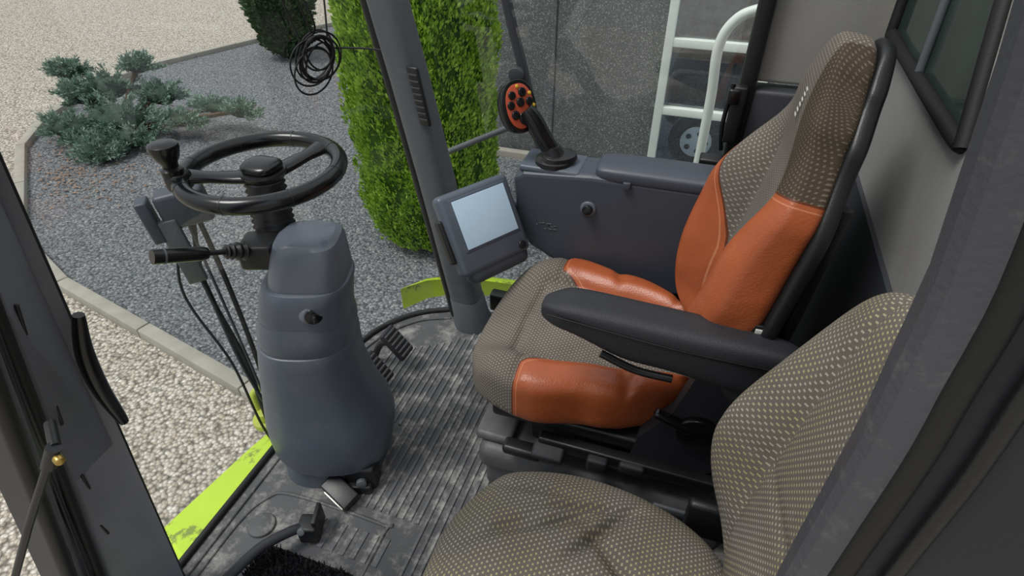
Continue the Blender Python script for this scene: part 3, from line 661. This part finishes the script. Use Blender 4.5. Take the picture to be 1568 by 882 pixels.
rings("boot",[sring((-.368+dx,1.438,.75+z),X,Y,r_,r_,2.3,28) for z,r_,dx in((0,.05,0),(.012,.05,0),(.02,.034,0),(.03,.03,-.004),(.05,.024,-.010))],M_blk,jy)
disc("palm_rest",(-.35,1.435,.765),(.1,-.1,1),.052,.014,M_blk,jy,rb=.034,r2=.048)
tube("stem",[(-.372,1.436,.78),(-.40,1.434,.82),(-.428,1.432,.865),(-.45,1.43,.89)],lambda t:.022+.004*math.sin(t*3),M_blkg,jy,16)
jn=V((.72,-.58,.38)).normalized();jc=V((-.477,1.436,.893))
jA=Z.cross(jn).normalized();jB=jn.cross(jA)
S=1.1
rings("head",[sring(jc+jn*h,jA,jB,a*S,b*S,2.3,40) for h,a,b in((-.028,.02,.03),(-.022,.038,.05),(-.005,.048,.062),(.014,.049,.063),(.02,.046,.060),(.021,.043,.057))],M_blkg,jy,auto=40)
rings("face",[sring(jc+jn*h,jA,jB,a*S,b*S,2.3,40) for h,a,b in((.018,.038,.052),(.0225,.038,.052),(.0235,.036,.050))],M_orgf,jy,auto=30)
for k,(x,y,r_) in enumerate([(-.020,.030,.011),(.012,.034,.012),(-.028,.006,.011),(.002,.010,.012),(.029,.008,.011),(-.020,-.020,.012),(.006,-.032,.017),(.026,-.016,.009)]):
    disc("button_%d"%k,jc+jn*.0225+jA*x+jB*y,jn,r_,.005,M_blkg,jy)
for k,(x,y) in enumerate([(.034,.028),(.040,-.004),(.0,.050)]):
    disc("yellow_button_%d"%k,jc+jn*.0225+jA*x+jB*y,jn,.005,.004,M_yel,jy)
# ---------------------------------------------------------------- display terminal
mt=grp("display_monitor")
mE=V((.52,.854,0)).normalized();mN=V((.854*.86,-.52*.86,.51)).normalized();mD=mE.cross(mN).normalized()
if mD.z>0: mD=-mD
mA=[mE,mD,mE.cross(mD)]
mc0=V((-.505,1.262,.652))
def mon(a,b,c): return mc0+mE*a+mD*b+mN*c
rbox("housing",mon(-.005,.022,-.022),(.232,.225,.045),M_col,mt,.016,ax=mA)
rbox("back_housing",mon(.01,.02,-.06),(.18,.16,.05),M_cons,mt,.02,ax=mA)
rbox("screen_bezel",mon(0,0,.0005),(.186,.146,.004),M_col,mt,.002,ax=mA)
rbox("screen",mon(0,0,.003),(.172,.132,.003),M_scr,mt,.001,ax=mA)
rbox("chin",mon(.005,.13,-.035),(.20,.07,.06),M_cons,mt,.022,ax=mA)
rbox("side_grip",mon(-.122,.03,-.03),(.02,.12,.03),M_blk,mt,.006,ax=mA)
disc("dial",mon(.082,.112,-.002),mN,.012,.008,M_blk,mt)
tube("mount_arm",[mon(.05,.02,-.07),V((-.48,1.42,.60)),V((-.44,1.45,.62))],.022,M_cons,mt)
# ---------------------------------------------------------------- instructor seat
isx=grp("instructor_seat");IY=.462
wi=interp([(0,.20),(.08,.237),(.25,.248),(.5,.225)])
def Ti(u,t):
    b=.484-.03*(1-sm(0,.1,u))-.02*t*t
    for (u0,t0,du,dt,am,wd) in ((.20,.45,.25,.55,.024,.011),(.29,.50,.1,.6,.028,.010),(.34,.2,-.2,.7,.020,.014),(.15,.70,.8,.2,.012,.01),(.25,.65,.5,.5,.018,.008),(.13,.35,.15,.5,.012,.012)):
        l=math.hypot(du,dt*.25);px_=(u-u0);py_=(t-t0)*.25;ex_,ey_=du/l,dt*.25/l
        al=px_*ex_+py_*ey_;pe=-px_*ey_+py_*ex_
        b-=am*math.exp(-(pe/wd)**2)*math.exp(-(al/.08)**2)
    return b
pad("cushion",(-.315,IY,0),X,Y,Z,.53,wi,lambda u:0,Ti,lambda u,t:.34,M_fabn,None,isx,q=3,m=4,nu=160,nv=140)
IO=V((.185,IY,.44));IU=V((.08,0,.997)).normalized();IN=V((-IU.z,0,IU.x))
wib=interp([(0,.21),(.12,.24),(.25,.262),(.42,.258),(.6,.245),(.7,.23)])
def Tib(u,t):
    a=abs(t);b=.02+.01*math.exp(-((u-.15)/.1)**2)
    b+=.085*sm(.5,.85,a)*math.exp(-((u-.27)/.17)**2)
    b-=.010*math.exp(-((a-.55)/.035)**2)
    b-=.006*math.exp(-((u-.33+.06*t)/.012)**2)*(1-a)
    return b
pad("backrest",IO,IU,Y,IN,.640,wib,lambda u:0,Tib,lambda u,t:-.07,M_fabn,None,isx,q=3.4,m=3.5,nu=110,nv=90)
rbox("base",(-.05,.44,.17),(.48,.42,.34),M_gryd,isx,.03)
rbox("hinge",(.16,.70,.42),(.09,.025,.10),M_blk,isx,.01)
